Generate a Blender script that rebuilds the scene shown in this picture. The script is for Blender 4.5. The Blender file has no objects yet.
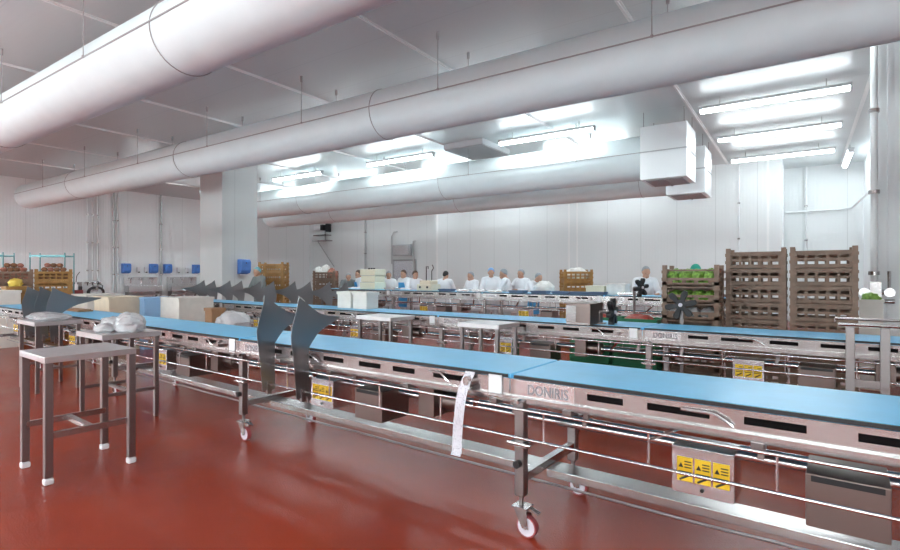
import bpy, math, random
from mathutils import Vector, Matrix
random.seed(7)
PI = math.pi
scene = bpy.context.scene
COL = scene.collection

# ------------------------------------------------------------------ materials
def mat(name, rgb, rough=0.5, metal=0.0, spec=0.5, coat=0.0, emit=None, es=0.0, trans=0.0, alpha=1.0,
        noise=0.0, nscale=8.0, bump=0.0, rvar=0.0):
    m = bpy.data.materials.new(name); m.use_nodes = True
    nt = m.node_tree; b = nt.nodes['Principled BSDF']
    b.inputs['Base Color'].default_value = (*rgb, 1)
    b.inputs['Roughness'].default_value = rough
    b.inputs['Metallic'].default_value = metal
    b.inputs['Specular IOR Level'].default_value = spec
    b.inputs['Coat Weight'].default_value = coat
    b.inputs['Transmission Weight'].default_value = trans
    b.inputs['Alpha'].default_value = alpha
    if emit:
        b.inputs['Emission Color'].default_value = (*emit, 1); b.inputs['Emission Strength'].default_value = es
    if noise or bump or rvar:
        tc = nt.nodes.new('ShaderNodeTexCoord'); n = nt.nodes.new('ShaderNodeTexNoise')
        n.inputs['Scale'].default_value = nscale; n.inputs['Detail'].default_value = 5
        nt.links.new(tc.outputs['Object'], n.inputs['Vector'])
        if noise:
            r = nt.nodes.new('ShaderNodeMapRange')
            r.inputs['From Min'].default_value = .3; r.inputs['From Max'].default_value = .7
            r.inputs['To Min'].default_value = 1 - noise; r.inputs['To Max'].default_value = 1 + noise
            nt.links.new(n.outputs['Fac'], r.inputs['Value'])
            v = nt.nodes.new('ShaderNodeVectorMath'); v.operation = 'SCALE'
            v.inputs[0].default_value = rgb
            nt.links.new(r.outputs['Result'], v.inputs['Scale'])
            nt.links.new(v.outputs['Vector'], b.inputs['Base Color'])
        if rvar:
            r = nt.nodes.new('ShaderNodeMapRange')
            r.inputs['From Min'].default_value = .3; r.inputs['From Max'].default_value = .7
            r.inputs['To Min'].default_value = max(.02, rough - rvar); r.inputs['To Max'].default_value = rough + rvar
            nt.links.new(n.outputs['Fac'], r.inputs['Value'])
            nt.links.new(r.outputs['Result'], b.inputs['Roughness'])
        if bump:
            bp = nt.nodes.new('ShaderNodeBump'); bp.inputs['Strength'].default_value = bump
            bp.inputs['Distance'].default_value = .02
            nt.links.new(n.outputs['Fac'], bp.inputs['Height']); nt.links.new(bp.outputs['Normal'], b.inputs['Normal'])
    return m

M = {}
M['steel'] = mat('stainless_steel', (.43, .40, .395), .25, 1.0)
M['steel_dull'] = mat('dull_steel', (.30, .272, .27), .36, 1.0)
M['steel_bright'] = mat('bright_steel', (.66, .65, .66), .22, 1.0)
M['steel_dark'] = mat('dark_sheet_steel', (.30, .31, .32), .33, 1.0, nscale=6, rvar=.05)
M['top_steel'] = mat('bench_top_steel', (.66, .64, .65), .40, 1.0, nscale=20, rvar=.05)
M['belt'] = mat('blue_belt', (.15, .56, .88), .34, 0, .5, noise=.05, nscale=5)
M['black'] = mat('black_rubber', (.012, .012, .014), .5)
M['slot_shade'] = mat('painted_slot_shade', (.006, .005, .005), .9, 0, .1)  # near-black, paints the shade inside the conveyor slots
M['white_plastic'] = mat('white_plastic', (.82, .82, .84), .35)
M['wheel_red'] = mat('red_wheel_tyre', (.34, .07, .08), .4)
M['wheel_grey'] = mat('pale_wheel_disc', (.70, .66, .72), .4)
M['yellow'] = mat('yellow_sticker', (.85, .55, .02), .5)
M['ink'] = mat('black_ink', (.02, .018, .015), .6)
M['grey_ink'] = mat('grey_lettering', (.27, .25, .27), .5)
M['blue'] = mat('blue_plastic', (.09, .24, .66), .25, noise=.08, nscale=9)
M['blue_lt'] = mat('light_blue_plastic', (.30, .52, .80), .45)
M['blue_tray'] = mat('navy_tray_plastic', (.06, .12, .22), .35)
M['apron'] = mat('blue_apron_film', (.05, .34, .70), .4)
M['crate'] = mat('taupe_crate_plastic', (.225, .145, .10), .5, noise=.18, nscale=9)
M['crate_gold'] = mat('tan_crate_plastic', (.38, .20, .055), .5, noise=.22, nscale=8)
M['crate_green'] = mat('green_crate_plastic', (.01, .17, .07), .45)
M['crate_white'] = mat('cream_crate_plastic', (.78, .74, .68), .45, noise=.05)
M['beige'] = mat('beige_plastic', (.72, .62, .47), .45, noise=.05)
M['cream'] = mat('cream_plastic', (.80, .77, .60), .4)
M['leaf'] = mat('green_leaves', (.20, .36, .06), .5, noise=.45, nscale=30)
M['potato'] = mat('brown_root', (.26, .12, .06), .7, noise=.35, nscale=25)
M['onion'] = mat('reddish_root', (.42, .17, .12), .6, noise=.30, nscale=25)
M['meat'] = mat('red_produce', (.36, .05, .03), .45, noise=.35, nscale=30)
M['yellow_bag'] = mat('yellow_bag', (.80, .58, .10), .5, noise=.15)
M['white_bag'] = mat('white_bag', (.82, .80, .76), .45, noise=.08, nscale=12)
M['film'] = mat('clear_plastic_film', (.86, .86, .88), .22, 0, .6, trans=.45, noise=.06, nscale=20, bump=.4)
M['coat'] = mat('white_coat_cloth', (.82, .83, .86), .8)
M['coat_grey'] = mat('grey_coat_cloth', (.20, .22, .22), .8)
M['net'] = mat('grey_hairnet', (.33, .36, .38), .8)
M['net_blue'] = mat('blue_hairnet', (.20, .44, .78), .7)
M['net_green'] = mat('green_hairnet', (.02, .38, .27), .7)
M['net_teal'] = mat('teal_hairnet', (.16, .40, .46), .7)
M['hair_black'] = mat('black_hair', (.012, .010, .010), .6)
M['hair_brown'] = mat('brown_hair', (.07, .035, .02), .6)
M['skin'] = mat('skin', (.52, .29, .20), .55)
M['trousers'] = mat('white_trousers', (.62, .63, .66), .8)
M['boots'] = mat('white_boots', (.70, .70, .70), .4)
M['paper'] = mat('white_paper', (.84, .83, .88), .6)
M['duct'] = mat('white_duct_fabric', (.80, .895, .91), .85, 0, .2, noise=.02, nscale=3)
M['seam'] = mat('grey_seam_tape', (.42, .42, .43), .7)
M['duct_sheet'] = mat('galvanised_duct_sheet', (.78, .79, .80), .36, .75, nscale=4, rvar=.08)
M['lamp_body'] = mat('lamp_housing', (.55, .56, .58), .4)
M['tube'] = mat('lit_diffuser', (1, 1, 1), .5, emit=(.89, 1.0, 1.03), es=17.0)
M['glue'] = mat('brown_board', (.34, .18, .09), .6)
M['hose'] = mat('black_hose', (.03, .028, .03), .4)
M['red_dark'] = mat('dark_red_metal', (.20, .03, .03), .4)
M['pipe_white'] = mat('white_pipe', (.76, .77, .78), .35)
M['pipe_grey'] = mat('grey_pipe', (.48, .49, .50), .35, .4)
M['teal_wire'] = mat('teal_wire', (.12, .30, .32), .4, .5)
M['motor'] = mat('motor_cover_steel', (.22, .17, .155), .36, 1.0)

M['tube_fill'] = mat('lit_fill_diffuser', (1, 1, 1), .5, emit=(.86, 1.0, 1.03), es=40.0)  # stronger diffuser for the fill battens added out of view
def mat_floor():
    m = bpy.data.materials.new('red_epoxy_floor'); m.use_nodes = True
    nt = m.node_tree; b = nt.nodes['Principled BSDF']; L = nt.links
    tc = nt.nodes.new('ShaderNodeTexCoord')
    n1 = nt.nodes.new('ShaderNodeTexNoise'); n1.inputs['Scale'].default_value = .9; n1.inputs['Detail'].default_value = 6
    n2 = nt.nodes.new('ShaderNodeTexNoise'); n2.inputs['Scale'].default_value = 90; n2.inputs['Detail'].default_value = 3
    L.new(tc.outputs['Object'], n1.inputs['Vector']); L.new(tc.outputs['Object'], n2.inputs['Vector'])
    cr = nt.nodes.new('ShaderNodeValToRGB')
    cr.color_ramp.elements[0].position = .35; cr.color_ramp.elements[0].color = (.255, .026, .008, 1)
    cr.color_ramp.elements[1].position = .68; cr.color_ramp.elements[1].color = (.32, .037, .010, 1)
    L.new(n1.outputs['Fac'], cr.inputs['Fac']); L.new(cr.outputs['Color'], b.inputs['Base Color'])
    mr = nt.nodes.new('ShaderNodeMapRange')
    mr.inputs['From Min'].default_value = .35; mr.inputs['From Max'].default_value = .65
    mr.inputs['To Min'].default_value = .20; mr.inputs['To Max'].default_value = .27
    L.new(n1.outputs['Fac'], mr.inputs['Value']); L.new(mr.outputs['Result'], b.inputs['Roughness'])
    bp = nt.nodes.new('ShaderNodeBump'); bp.inputs['Strength'].default_value = .22; bp.inputs['Distance'].default_value = .01
    L.new(n2.outputs['Fac'], bp.inputs['Height']); L.new(bp.outputs['Normal'], b.inputs['Normal'])
    b.inputs['Specular IOR Level'].default_value = .38
    return m

def mat_panel(name, rgb, axis, step, rough, depth=.5, line=.82, coat=0.0):
    """insulated wall / ceiling sheet with joints every <step> metres and fine ribs"""
    m = bpy.data.materials.new(name); m.use_nodes = True
    nt = m.node_tree; b = nt.nodes['Principled BSDF']; L = nt.links
    tc = nt.nodes.new('ShaderNodeTexCoord'); sp = nt.nodes.new('ShaderNodeSeparateXYZ')
    L.new(tc.outputs['Object'], sp.inputs['Vector'])
    d = nt.nodes.new('ShaderNodeMath'); d.operation = 'DIVIDE'; d.inputs[1].default_value = step
    L.new(sp.outputs[axis], d.inputs[0])
    f = nt.nodes.new('ShaderNodeMath'); f.operation = 'FRACT'; L.new(d.outputs[0], f.inputs[0])
    c = nt.nodes.new('ShaderNodeMath'); c.operation = 'LESS_THAN'; c.inputs[1].default_value = .018 / step
    L.new(f.outputs[0], c.inputs[0])
    mx = nt.nodes.new('ShaderNodeMix'); mx.data_type = 'RGBA'
    mx.inputs['A'].default_value = (*rgb, 1); mx.inputs['B'].default_value = (*[q * line for q in rgb], 1)
    L.new(c.outputs[0], mx.inputs['Factor']); L.new(mx.outputs['Result'], b.inputs['Base Color'])
    w = nt.nodes.new('ShaderNodeMath'); w.operation = 'MULTIPLY'; w.inputs[1].default_value = 2 * PI / (step / 12)
    L.new(sp.outputs[axis], w.inputs[0])
    s = nt.nodes.new('ShaderNodeMath'); s.operation = 'SINE'; L.new(w.outputs[0], s.inputs[0])
    bp = nt.nodes.new('ShaderNodeBump'); bp.inputs['Strength'].default_value = depth; bp.inputs['Distance'].default_value = .002
    L.new(s.outputs[0], bp.inputs['Height']); L.new(bp.outputs['Normal'], b.inputs['Normal'])
    b.inputs['Roughness'].default_value = rough; b.inputs['Coat Weight'].default_value = coat
    return m
M['floor'] = mat_floor()
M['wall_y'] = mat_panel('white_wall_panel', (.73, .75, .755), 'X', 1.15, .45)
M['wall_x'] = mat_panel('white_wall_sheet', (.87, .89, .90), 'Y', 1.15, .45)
M['ceil'] = mat_panel('grey_ceiling_panel', (.60, .635, .645), 'Y', 1.15, .34, .12, .92)
M['column_x'] = mat_panel('column_sheet', (.70, .73, .73), 'Y', 1.15, .5, .3)
M['trim'] = mat('white_joint_trim', (.82, .82, .82), .4)

# marks printed on the paper strip
def mat_strip():
    m = mat('printed_paper_strip', (.84, .83, .88), .6); nt = m.node_tree; b = nt.nodes['Principled BSDF']
    tc = nt.nodes.new('ShaderNodeTexCoord'); br = nt.nodes.new('ShaderNodeTexVoronoi')
    br.inputs['Scale'].default_value = 95
    L = nt.links; L.new(tc.outputs['Object'], br.inputs['Vector'])
    c = nt.nodes.new('ShaderNodeMath'); c.operation = 'LESS_THAN'; c.inputs[1].default_value = .30
    L.new(br.outputs['Distance'], c.inputs[0])
    mx = nt.nodes.new('ShaderNodeMix'); mx.data_type = 'RGBA'
    mx.inputs['A'].default_value = (.66, .65, .70, 1); mx.inputs['B'].default_value = (.26, .25, .30, 1)
    L.new(c.outputs[0], mx.inputs['Factor']); L.new(mx.outputs['Result'], b.inputs['Base Color'])
    return m
M['strip'] = mat_strip()

# ------------------------------------------------------------------ mesh helpers
class MB:
    def __init__(s): s.v = []; s.f = []; s.m = []
    def add(s, vs, fs, m=0):
        o = len(s.v); s.v += [tuple(p) for p in vs]
        s.f += [tuple(i + o for i in f) for f in fs]; s.m += [m] * len(fs); return s
    def box(s, x0, x1, y0, y1, z0, z1, m=0):
        vs = [(x0,y0,z0),(x1,y0,z0),(x1,y1,z0),(x0,y1,z0),(x0,y0,z1),(x1,y0,z1),(x1,y1,z1),(x0,y1,z1)]
        return s.add(vs, [(0,3,2,1),(4,5,6,7),(0,1,5,4),(1,2,6,5),(2,3,7,6),(3,0,4,7)], m)
    def bar(s, p0, p1, w, h, m=0):
        """square bar between two points: w across (horizontal), h tall"""
        p0 = Vector(p0); p1 = Vector(p1); d = (p1 - p0).normalized()
        up = Vector((0,0,1)) if abs(d.z) < .95 else Vector((0,1,0))
        a = d.cross(up).normalized() * (w/2); b = a.cross(d).normalized() * (h/2)
        vs = [p + i*a + j*b for p in (p0, p1) for (i,j) in ((-1,-1),(1,-1),(1,1),(-1,1))]
        return s.add(vs, [(0,1,2,3),(7,6,5,4),(0,4,5,1),(1,5,6,2),(2,6,7,3),(3,7,4,0)], m)
    def cyl(s, p0, p1, r, n=12, r2=None, m=0):
        return s.tube([p0, p1], [r, r if r2 is None else r2], n, m)
    def tube(s, pts, r, n=8, m=0, closed=False):
        pts = [Vector(p) for p in pts]; k = len(pts)
        rs = r if isinstance(r, (list, tuple)) else [r]*k
        vs = []; a = None
        for i in range(k):
            if closed: d = pts[(i+1) % k] - pts[i-1]
            else: d = pts[min(i+1,k-1)] - pts[max(i-1,0)]
            d.normalize()
            if a is None:
                u = Vector((0,0,1)) if abs(d.z) < .9 else Vector((1,0,0))
                a = d.cross(u).normalized()
            else:
                a = (a - d*a.dot(d)).normalized()
            b = d.cross(a)
            for j in range(n):
                t = 2*PI*j/n; vs.append(pts[i] + (a*math.cos(t) + b*math.sin(t))*rs[i])
        fs = []
        for i in range(k if closed else k-1):
            for j in range(n):
                i2 = (i+1) % k
                fs.append((i*n+j, i*n+(j+1)%n, i2*n+(j+1)%n, i2*n+j))
        if not closed:
            fs.append(tuple(reversed(range(n)))); fs.append(tuple(range((k-1)*n, k*n)))
        return s.add(vs, fs, m)
    def prism(s, poly, axis, a, b, m=0):
        """poly in the plane across <axis>: x->(y,z)  y->(x,z)  z->(x,y)"""
        def P(p, t): return {'x': (t,p[0],p[1]), 'y': (p[0],t,p[1]), 'z': (p[0],p[1],t)}[axis]
        n = len(poly); vs = [P(p,a) for p in poly] + [P(p,b) for p in poly]
        fs = [tuple(reversed(range(n))), tuple(range(n, 2*n))] + [(i,(i+1)%n,(i+1)%n+n,i+n) for i in range(n)]
        return s.add(vs, fs, m)
    def ball(s, c, r, n=12, k=8, m=0, jit=0.0, rnd=None):
        rx, ry, rz = r if isinstance(r, (tuple, list)) else (r,r,r)
        vs = [(c[0],c[1],c[2]-rz)]
        for i in range(1,k):
            t = -PI/2 + PI*i/k
            for j in range(n):
                q = 1 + (rnd.uniform(-jit,jit) if rnd else 0); a = 2*PI*j/n
                vs.append((c[0]+rx*q*math.cos(t)*math.cos(a), c[1]+ry*q*math.cos(t)*math.sin(a), c[2]+rz*q*math.sin(t)))
        vs.append((c[0],c[1],c[2]+rz)); T = len(vs)-1; fs = []
        for j in range(n):
            fs.append((0, 1+(j+1)%n, 1+j)); fs.append((T, T-n+j, T-n+(j+1)%n))
        for i in range(k-2):
            for j in range(n):
                fs.append((1+i*n+j, 1+i*n+(j+1)%n, 1+(i+1)*n+(j+1)%n, 1+(i+1)*n+j))
        return s.add(vs, fs, m)
    def holed(s, x0, x1, z0, z1, y0, y1, holes, m=0, axis='y'):
        """upright plate with a row of rectangular holes [(xa,xb)] between za and zb"""
        (za, zb), hs = holes
        def B(a,b,c,d):
            if axis == 'y': s.box(a,b,y0,y1,c,d,m)
            else: s.box(y0,y1,a,b,c,d,m)
        B(x0,x1,z0,za); B(x0,x1,zb,z1); x = x0
        for a,b in hs:
            B(x,a,za,zb); x = b
        B(x,x1,za,zb); return s
    def mesh(s, name, mats):
        me = bpy.data.meshes.new(name); me.from_pydata(s.v, [], s.f)
        for mm in (mats if isinstance(mats,(list,tuple)) else [mats]): me.materials.append(mm)
        me.polygons.foreach_set('material_index', s.m); me.update(); return me
    def build(s, name, mats, parent=None, smooth=None, bevel=0, loc=None, rz=None):
        me = s.mesh(name, mats)
        if smooth is not None:
            me.polygons.foreach_set('use_smooth', [True]*len(me.polygons))
            me.set_sharp_from_angle(angle=math.radians(smooth))
        o = bpy.data.objects.new(name, me); COL.objects.link(o)
        if parent: o.parent = parent
        if loc is not None: o.location = loc
        if rz is not None: o.rotation_euler = (0,0,rz)
        if bevel:
            b = o.modifiers.new('bevel','BEVEL'); b.width = bevel; b.segments = 2; b.limit_method = 'ANGLE'
        return o

def tag(o, label, cat, group=None, kind=None):
    o['label'] = label; o['category'] = cat
    if group: o['group'] = group
    if kind: o['kind'] = kind
    return o
def thing(name, label, cat, loc=(0,0,0), rz=0, group=None):
    o = bpy.data.objects.new(name, None); COL.objects.link(o); o.empty_display_size = .1
    o.location = loc; o.rotation_euler = (0,0,rz)
    return tag(o, label, cat, group)
def struct(o):
    o['kind'] = 'structure'; return o
KIDS = {}
def copy_tree(o, parent=None):
    c = o.copy(); COL.objects.link(c)
    if parent: c.parent = parent
    for ch in list(o.children): copy_tree(ch, c)
    return c
def dup(o, label, loc, rz, group=None):
    c = copy_tree(o); c.location = loc; c.rotation_euler = (0,0,rz); c['label'] = label
    if group: c['group'] = group
    return c
# the conveyor lines stand slightly askew to the room: line frame -> room frame
SK = math.radians(-2.9)
def W(x, y, z=0.0):
    return Vector((x*math.cos(SK)-y*math.sin(SK), x*math.sin(SK)+y*math.cos(SK), z))
ORD = ['topmost','second from the top','third from the top','fourth from the top','fifth from the top','sixth from the top','seventh from the top','eighth from the top']
NTH = ['first','second','third','fourth','fifth','sixth','seventh','eighth','ninth','tenth']

# ------------------------------------------------------------------ room shell
CZ = 5.0
XL, XR, YF, YB = -23.3, 6.0, -13.0, 18.4
def wall(name, x0,x1,y0,y1,z0,z1, m): return struct(MB().box(x0,x1,y0,y1,z0,z1).build(name, m))
wall('floor', XL-.3, XR+.3, YF-.3, 21.0, -.2, 0, M['floor'])
wall('ceiling', XL-.3, XR+.3, YF-.3, 21.0, CZ, CZ+.2, M['ceil'])
wall('wall_left', XL-.3, XL, YF-.3, 21.0, 0, CZ, M['wall_x'])
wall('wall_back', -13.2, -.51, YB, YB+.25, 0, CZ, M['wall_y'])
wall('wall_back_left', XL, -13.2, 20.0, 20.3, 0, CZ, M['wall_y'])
wall('wall_back_step', -13.2, -12.95, YB+.25, 20.0, 0, CZ, M['wall_x'])
wall('wall_back_right', -.51, 1.55, 20.4, 20.7, 0, CZ, M['wall_y'])
wall('wall_back_return', -.76, -.51, YB+.25, 20.7, 0, CZ, M['wall_x'])
wall('wall_right', 1.55, 1.8, 9.2, 20.7, 0, CZ, M['wall_x'])
wall('wall_right_stub', 1.55, XR, 8.9, 9.2, 0, CZ, M['wall_y'])
wall('wall_right_side', XR, XR+.3, YF-.3, 9.2, 0, CZ, M['wall_x'])
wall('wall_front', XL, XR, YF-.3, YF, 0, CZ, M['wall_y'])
# square column on the left with two sheet faces
c = struct(MB().box(-15.19,-14.03,8.8,9.97,0,CZ).build('wall_column', M['column_x']))
# broad pier at the right
struct(MB().box(.85,1.55,9.2,9.75,0,CZ).box(.95,1.2,9.17,9.2,0,CZ).build('wall_pier', M['wall_y'], bevel=.01))
# ceiling joints
for i, x in enumerate((1.0,-1.95,-4.95,-7.95,-10.9,-13.9,-16.9,-19.9)):
    struct(MB().box(x-.035,x+.035,YF,20.4 if -.5<x<1.5 else YB,CZ-.012,CZ).box(x-.008,x+.008,YF,YB,CZ-.03,CZ-.012).build('trim_%d'%(i+1), M['trim']))
# joint strips on the walls
for i,(x,y) in enumerate(((-7.17,YB),(-6.86,YB),(-13.17,YB),(-.87,YB))):
    struct(MB().box(x-.03,x+.03,y-.015,y,0,CZ).build('trim_%d'%(i+9), M['trim']))
struct(MB().box(-13.24,-13.17,YB-.01,YB+.2,0,CZ).build('trim_13', M['trim']))
# steel kerbs along the walls
struct(MB().box(-13.2,-.51,YB-.05,YB,0,.3).build('baseboard_back', M['trim']))
struct(MB().box(XL,XL+.05,YF,20,0,.3).build('baseboard_left', M['trim']))

# ------------------------------------------------------------------ ceiling lamps
LZ = 4.72
def lamp(label, cx, y, rz=0, ln=2.42, group='ceiling batten lamps'):
    t = thing('batten_lamp', label, 'ceiling lamp', (cx,y,4.72), rz, group)
    h = ln/2
    MB().box(-h,h,-.075,.075,.07,.125).build('lamp_housing', M['lamp_body'], t)
    MB().prism([(-.05,.07),(-.048,.02),(-.02,0),(.02,0),(.048,.02),(.05,.07)],'x',-h+.03,h-.03).build('diffuser', M['tube'], t)
    for s in (-1,1): MB().box(s*h-.025*(1+s)/2-.0, s*h+.025*(1-s)/2, -.06,.06,0,.125).build('end_cap', M['lamp_body'], t)
    for s in (-.7,.7): MB().cyl((s*h,0,.125),(s*h,0,CZ-4.72),.008,6).build('hanger', M['seam'], t)
    return t
fill_tube = MB().prism([(-.05,.07),(-.048,.02),(-.02,0),(.02,0),(.048,.02),(.05,.07)],'x',-1.18,1.18).mesh('diffuser', M['tube_fill'])
l0 = None
rows = [(16.9,'nearest the back wall'),(14.1,'second in from the back wall'),(11.4,'third in from the back wall'),(8.65,'just beyond the long round duct'),
        (.4,'over the near floor'),(-2.4,'added as fill behind the viewpoint'),(-5.2,'added as fill well behind the viewpoint'),(-8.0,'added as fill far behind the viewpoint'),(-10.8,'added as fill by the wall behind the viewpoint')]
cols = [(3.6,'beyond the right pier'),(-.5,'rightmost'),(-5.05,'second from the right'),(-9.5,'third from the right'),(-13.9,'fourth from the right'),(-18.4,'leftmost')]
for y, rn in rows:
    for x, cn in cols:
        if (x == -13.9 and y == 8.65) or (x > 2 and y > 2): continue
        lb = 'lit ceiling batten, %s in the row %s' % (cn, rn)
        if y < 2 : 
            if x == -18.4 and y > 0: continue
        if l0 is None: l0 = lamp(lb, x, y)
        else:
            c_ = dup(l0, lb, (x,y,4.72), 0)
            if y < -1:      # low battens added out of view as fill for ducts and near floor
                c_.location.z = 2.6
                for ch in c_.children:
                    if ch.name.startswith('diffuser'): ch.data = fill_tube
                    if ch.name.startswith('hanger'): ch.scale.z = (CZ-2.6)/(CZ-4.72)*1.0; ch.location.z = .125*(1-ch.scale.z)
dup(l0, 'lone batten lamp turned crosswise near the right wall', (1.05,18.4,4.72), PI/2)

# crosswise battens added out of view to brighten the left wall
for i,(x,y) in enumerate(((-19.5,-2.2),(-19.5,-5.6),(-16,-2.2),(-16,-5.6),(-12,-4),(-20.8,1.6))):
    c_ = dup(l0, 'added crosswise fill batten out of view at the left, %s of six' % NTH[i], (x,y,2.9), PI/2)
    for ch in c_.children:
        if ch.name.startswith('diffuser'): ch.data = fill_tube
        if ch.name.startswith('hanger'): ch.scale.z = (CZ-2.9)/(CZ-4.72); ch.location.z = .125*(1-ch.scale.z)

# grey louvred ceiling unit
t = thing('ceiling_vent', 'flat dark grey square air unit under the ceiling beside lit battens', 'ceiling vent', (-7.35,12.15,4.72))
MB().box(-.6,.6,-.75,.75,.14,.279).build('casing', M['lamp_body'], t)
g = MB()
for i in range(12): g.box(-.58,.58,-.72+i*.121,-.72+i*.121+.09,.11,.14)
g.build('louvre', M['seam'], t)

# ------------------------------------------------------------------ air ducts
def fabric_duct(label, x0, x1, y, z, R, endcap=True, hang=True):
    t = thing('fabric_duct', label, 'air duct', (0,y,z))
    b = MB(); n = 48; pts = []; rs = []
    if endcap:
        for a in range(0, 91, 10):
            q = math.radians(a); pts.append((x0 + .30*(1-math.sin(q)), 0, 0)); rs.append(max(.004, R*(1-(1-math.sin(q))**2)**.5))
        pts = [(x0+.34*(1-math.cos(math.radians(a))),0,0) for a in range(0,91,10)]
        rs = [max(.01, R*math.sin(math.radians(a))**.7) for a in range(0,91,10)]
    else: pts = [(x0,0,0)]; rs = [R]
    x = x0 + 1.5
    while x < x1-.5:
        pts.append((x,0,0)); rs.append(R*random.uniform(.985,1.005)); x += 1.475
    pts.append((x1,0,0)); rs.append(R)
    b.tube(pts, rs, n).build('duct_fabric', M['duct'], t, smooth=40)
    sm = MB()
    for s in (-1,1):
        sm.box(x0+.3,x1,s*(R+.004)-.006,s*(R+.004)+.006,.02,.034)
    sm.build('seam', M['seam'], t)
    x = x0 + 4.4
    while x < min(x1,-3):
        MB().tube([(x, R*1.004*math.cos(q), R*1.004*math.sin(q)) for q in [2*PI*i/40 for i in range(40)]], .006, 5, closed=True).build('hoop_seam', M['seam'], t); x += 5.9
    if hang:
        k = -22.05
        while k < x1:
            if k > x0+.2:
                for s in (-1,1):
                    hb = MB().cyl((k,s*(R+.008),.02),(k,s*(R+.008),CZ-z),.006,6)
                    hb.cyl((k,s*(R+.008),CZ-z-.10),(k,s*(R+.008),CZ-z),.022,8).ball((k,s*(R+.008),.03),.02,6,4)
                    hb.build('hanger_rod', M['seam'], t)
            k += 2.95
    return t
fabric_duct('long white fabric air duct crossing the whole picture with rounded left end', -21.9, 5.9, 6.5, 4.15, .405)
fabric_duct('white fabric air duct nearest the viewer in the upper left corner', -21.9, 5.9, 3.15, 4.15, .405)
fabric_duct('shorter round white duct joined to the larger sheet metal box', -18.6, -2.9, 12.1, 4.12, .49, hang=True)
fabric_duct('lowest round white duct behind the others with its rounded end by the column', -19.8, -2.9, 14.65, 4.10, .49, hang=True)
def plenum(label, x0, x1, y0, y1, z0, z1):
    t = thing('duct_box', label, 'duct box', ((x0+x1)/2,(y0+y1)/2,z0)); hx=(x1-x0)/2; hy=(y1-y0)/2; h=z1-z0
    MB().box(-hx,hx,-hy,hy,0,h).build('casing', M['duct_sheet'], t, bevel=.008)
    MB().box(-hx-.008,hx+.008,-hy-.008,hy+.008,h*.52-.012,h*.52+.012).build('seam', M['seam'], t)
    for a_ in (-1,1):
        for b_ in (-1,1): MB().cyl((a_*(hx-.06),b_*(hy-.06),h),(a_*(hx-.06),b_*(hy-.06),CZ-z0),.008,6).build('hanger_rod', M['steel'], t)
    MB().box(-hx+.1,hx-.1,-hy+.1,hy-.1,-.02,0).box(-.02,.02,-hy+.05,hy-.05,-.03,-.02).build('base_plate', M['seam'], t)
plenum('large square sheet metal box at the right end of the upper round duct', -2.9,-1.97,11.55,12.6,3.54,4.68)
plenum('smaller looking sheet metal box behind, ending the lowest round duct', -2.90,-1.99,14.1,15.2,3.54,4.70)

# ------------------------------------------------------------------ conveyors
def text_mesh(txt, size, m):
    cu = bpy.data.curves.new('t','FONT'); cu.body = txt; cu.size = size; cu.extrude = .001; cu.space_character = 1.0; cu.offset = .0018
    o = bpy.data.objects.new('t', cu); COL.objects.link(o)
    dg = bpy.context.evaluated_depsgraph_get(); me = bpy.data.meshes.new_from_object(o.evaluated_get(dg))
    bpy.data.objects.remove(o); me.materials.clear(); me.materials.append(m)
    me.transform(Matrix.Rotation(PI/2,4,'X')); return me

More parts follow.
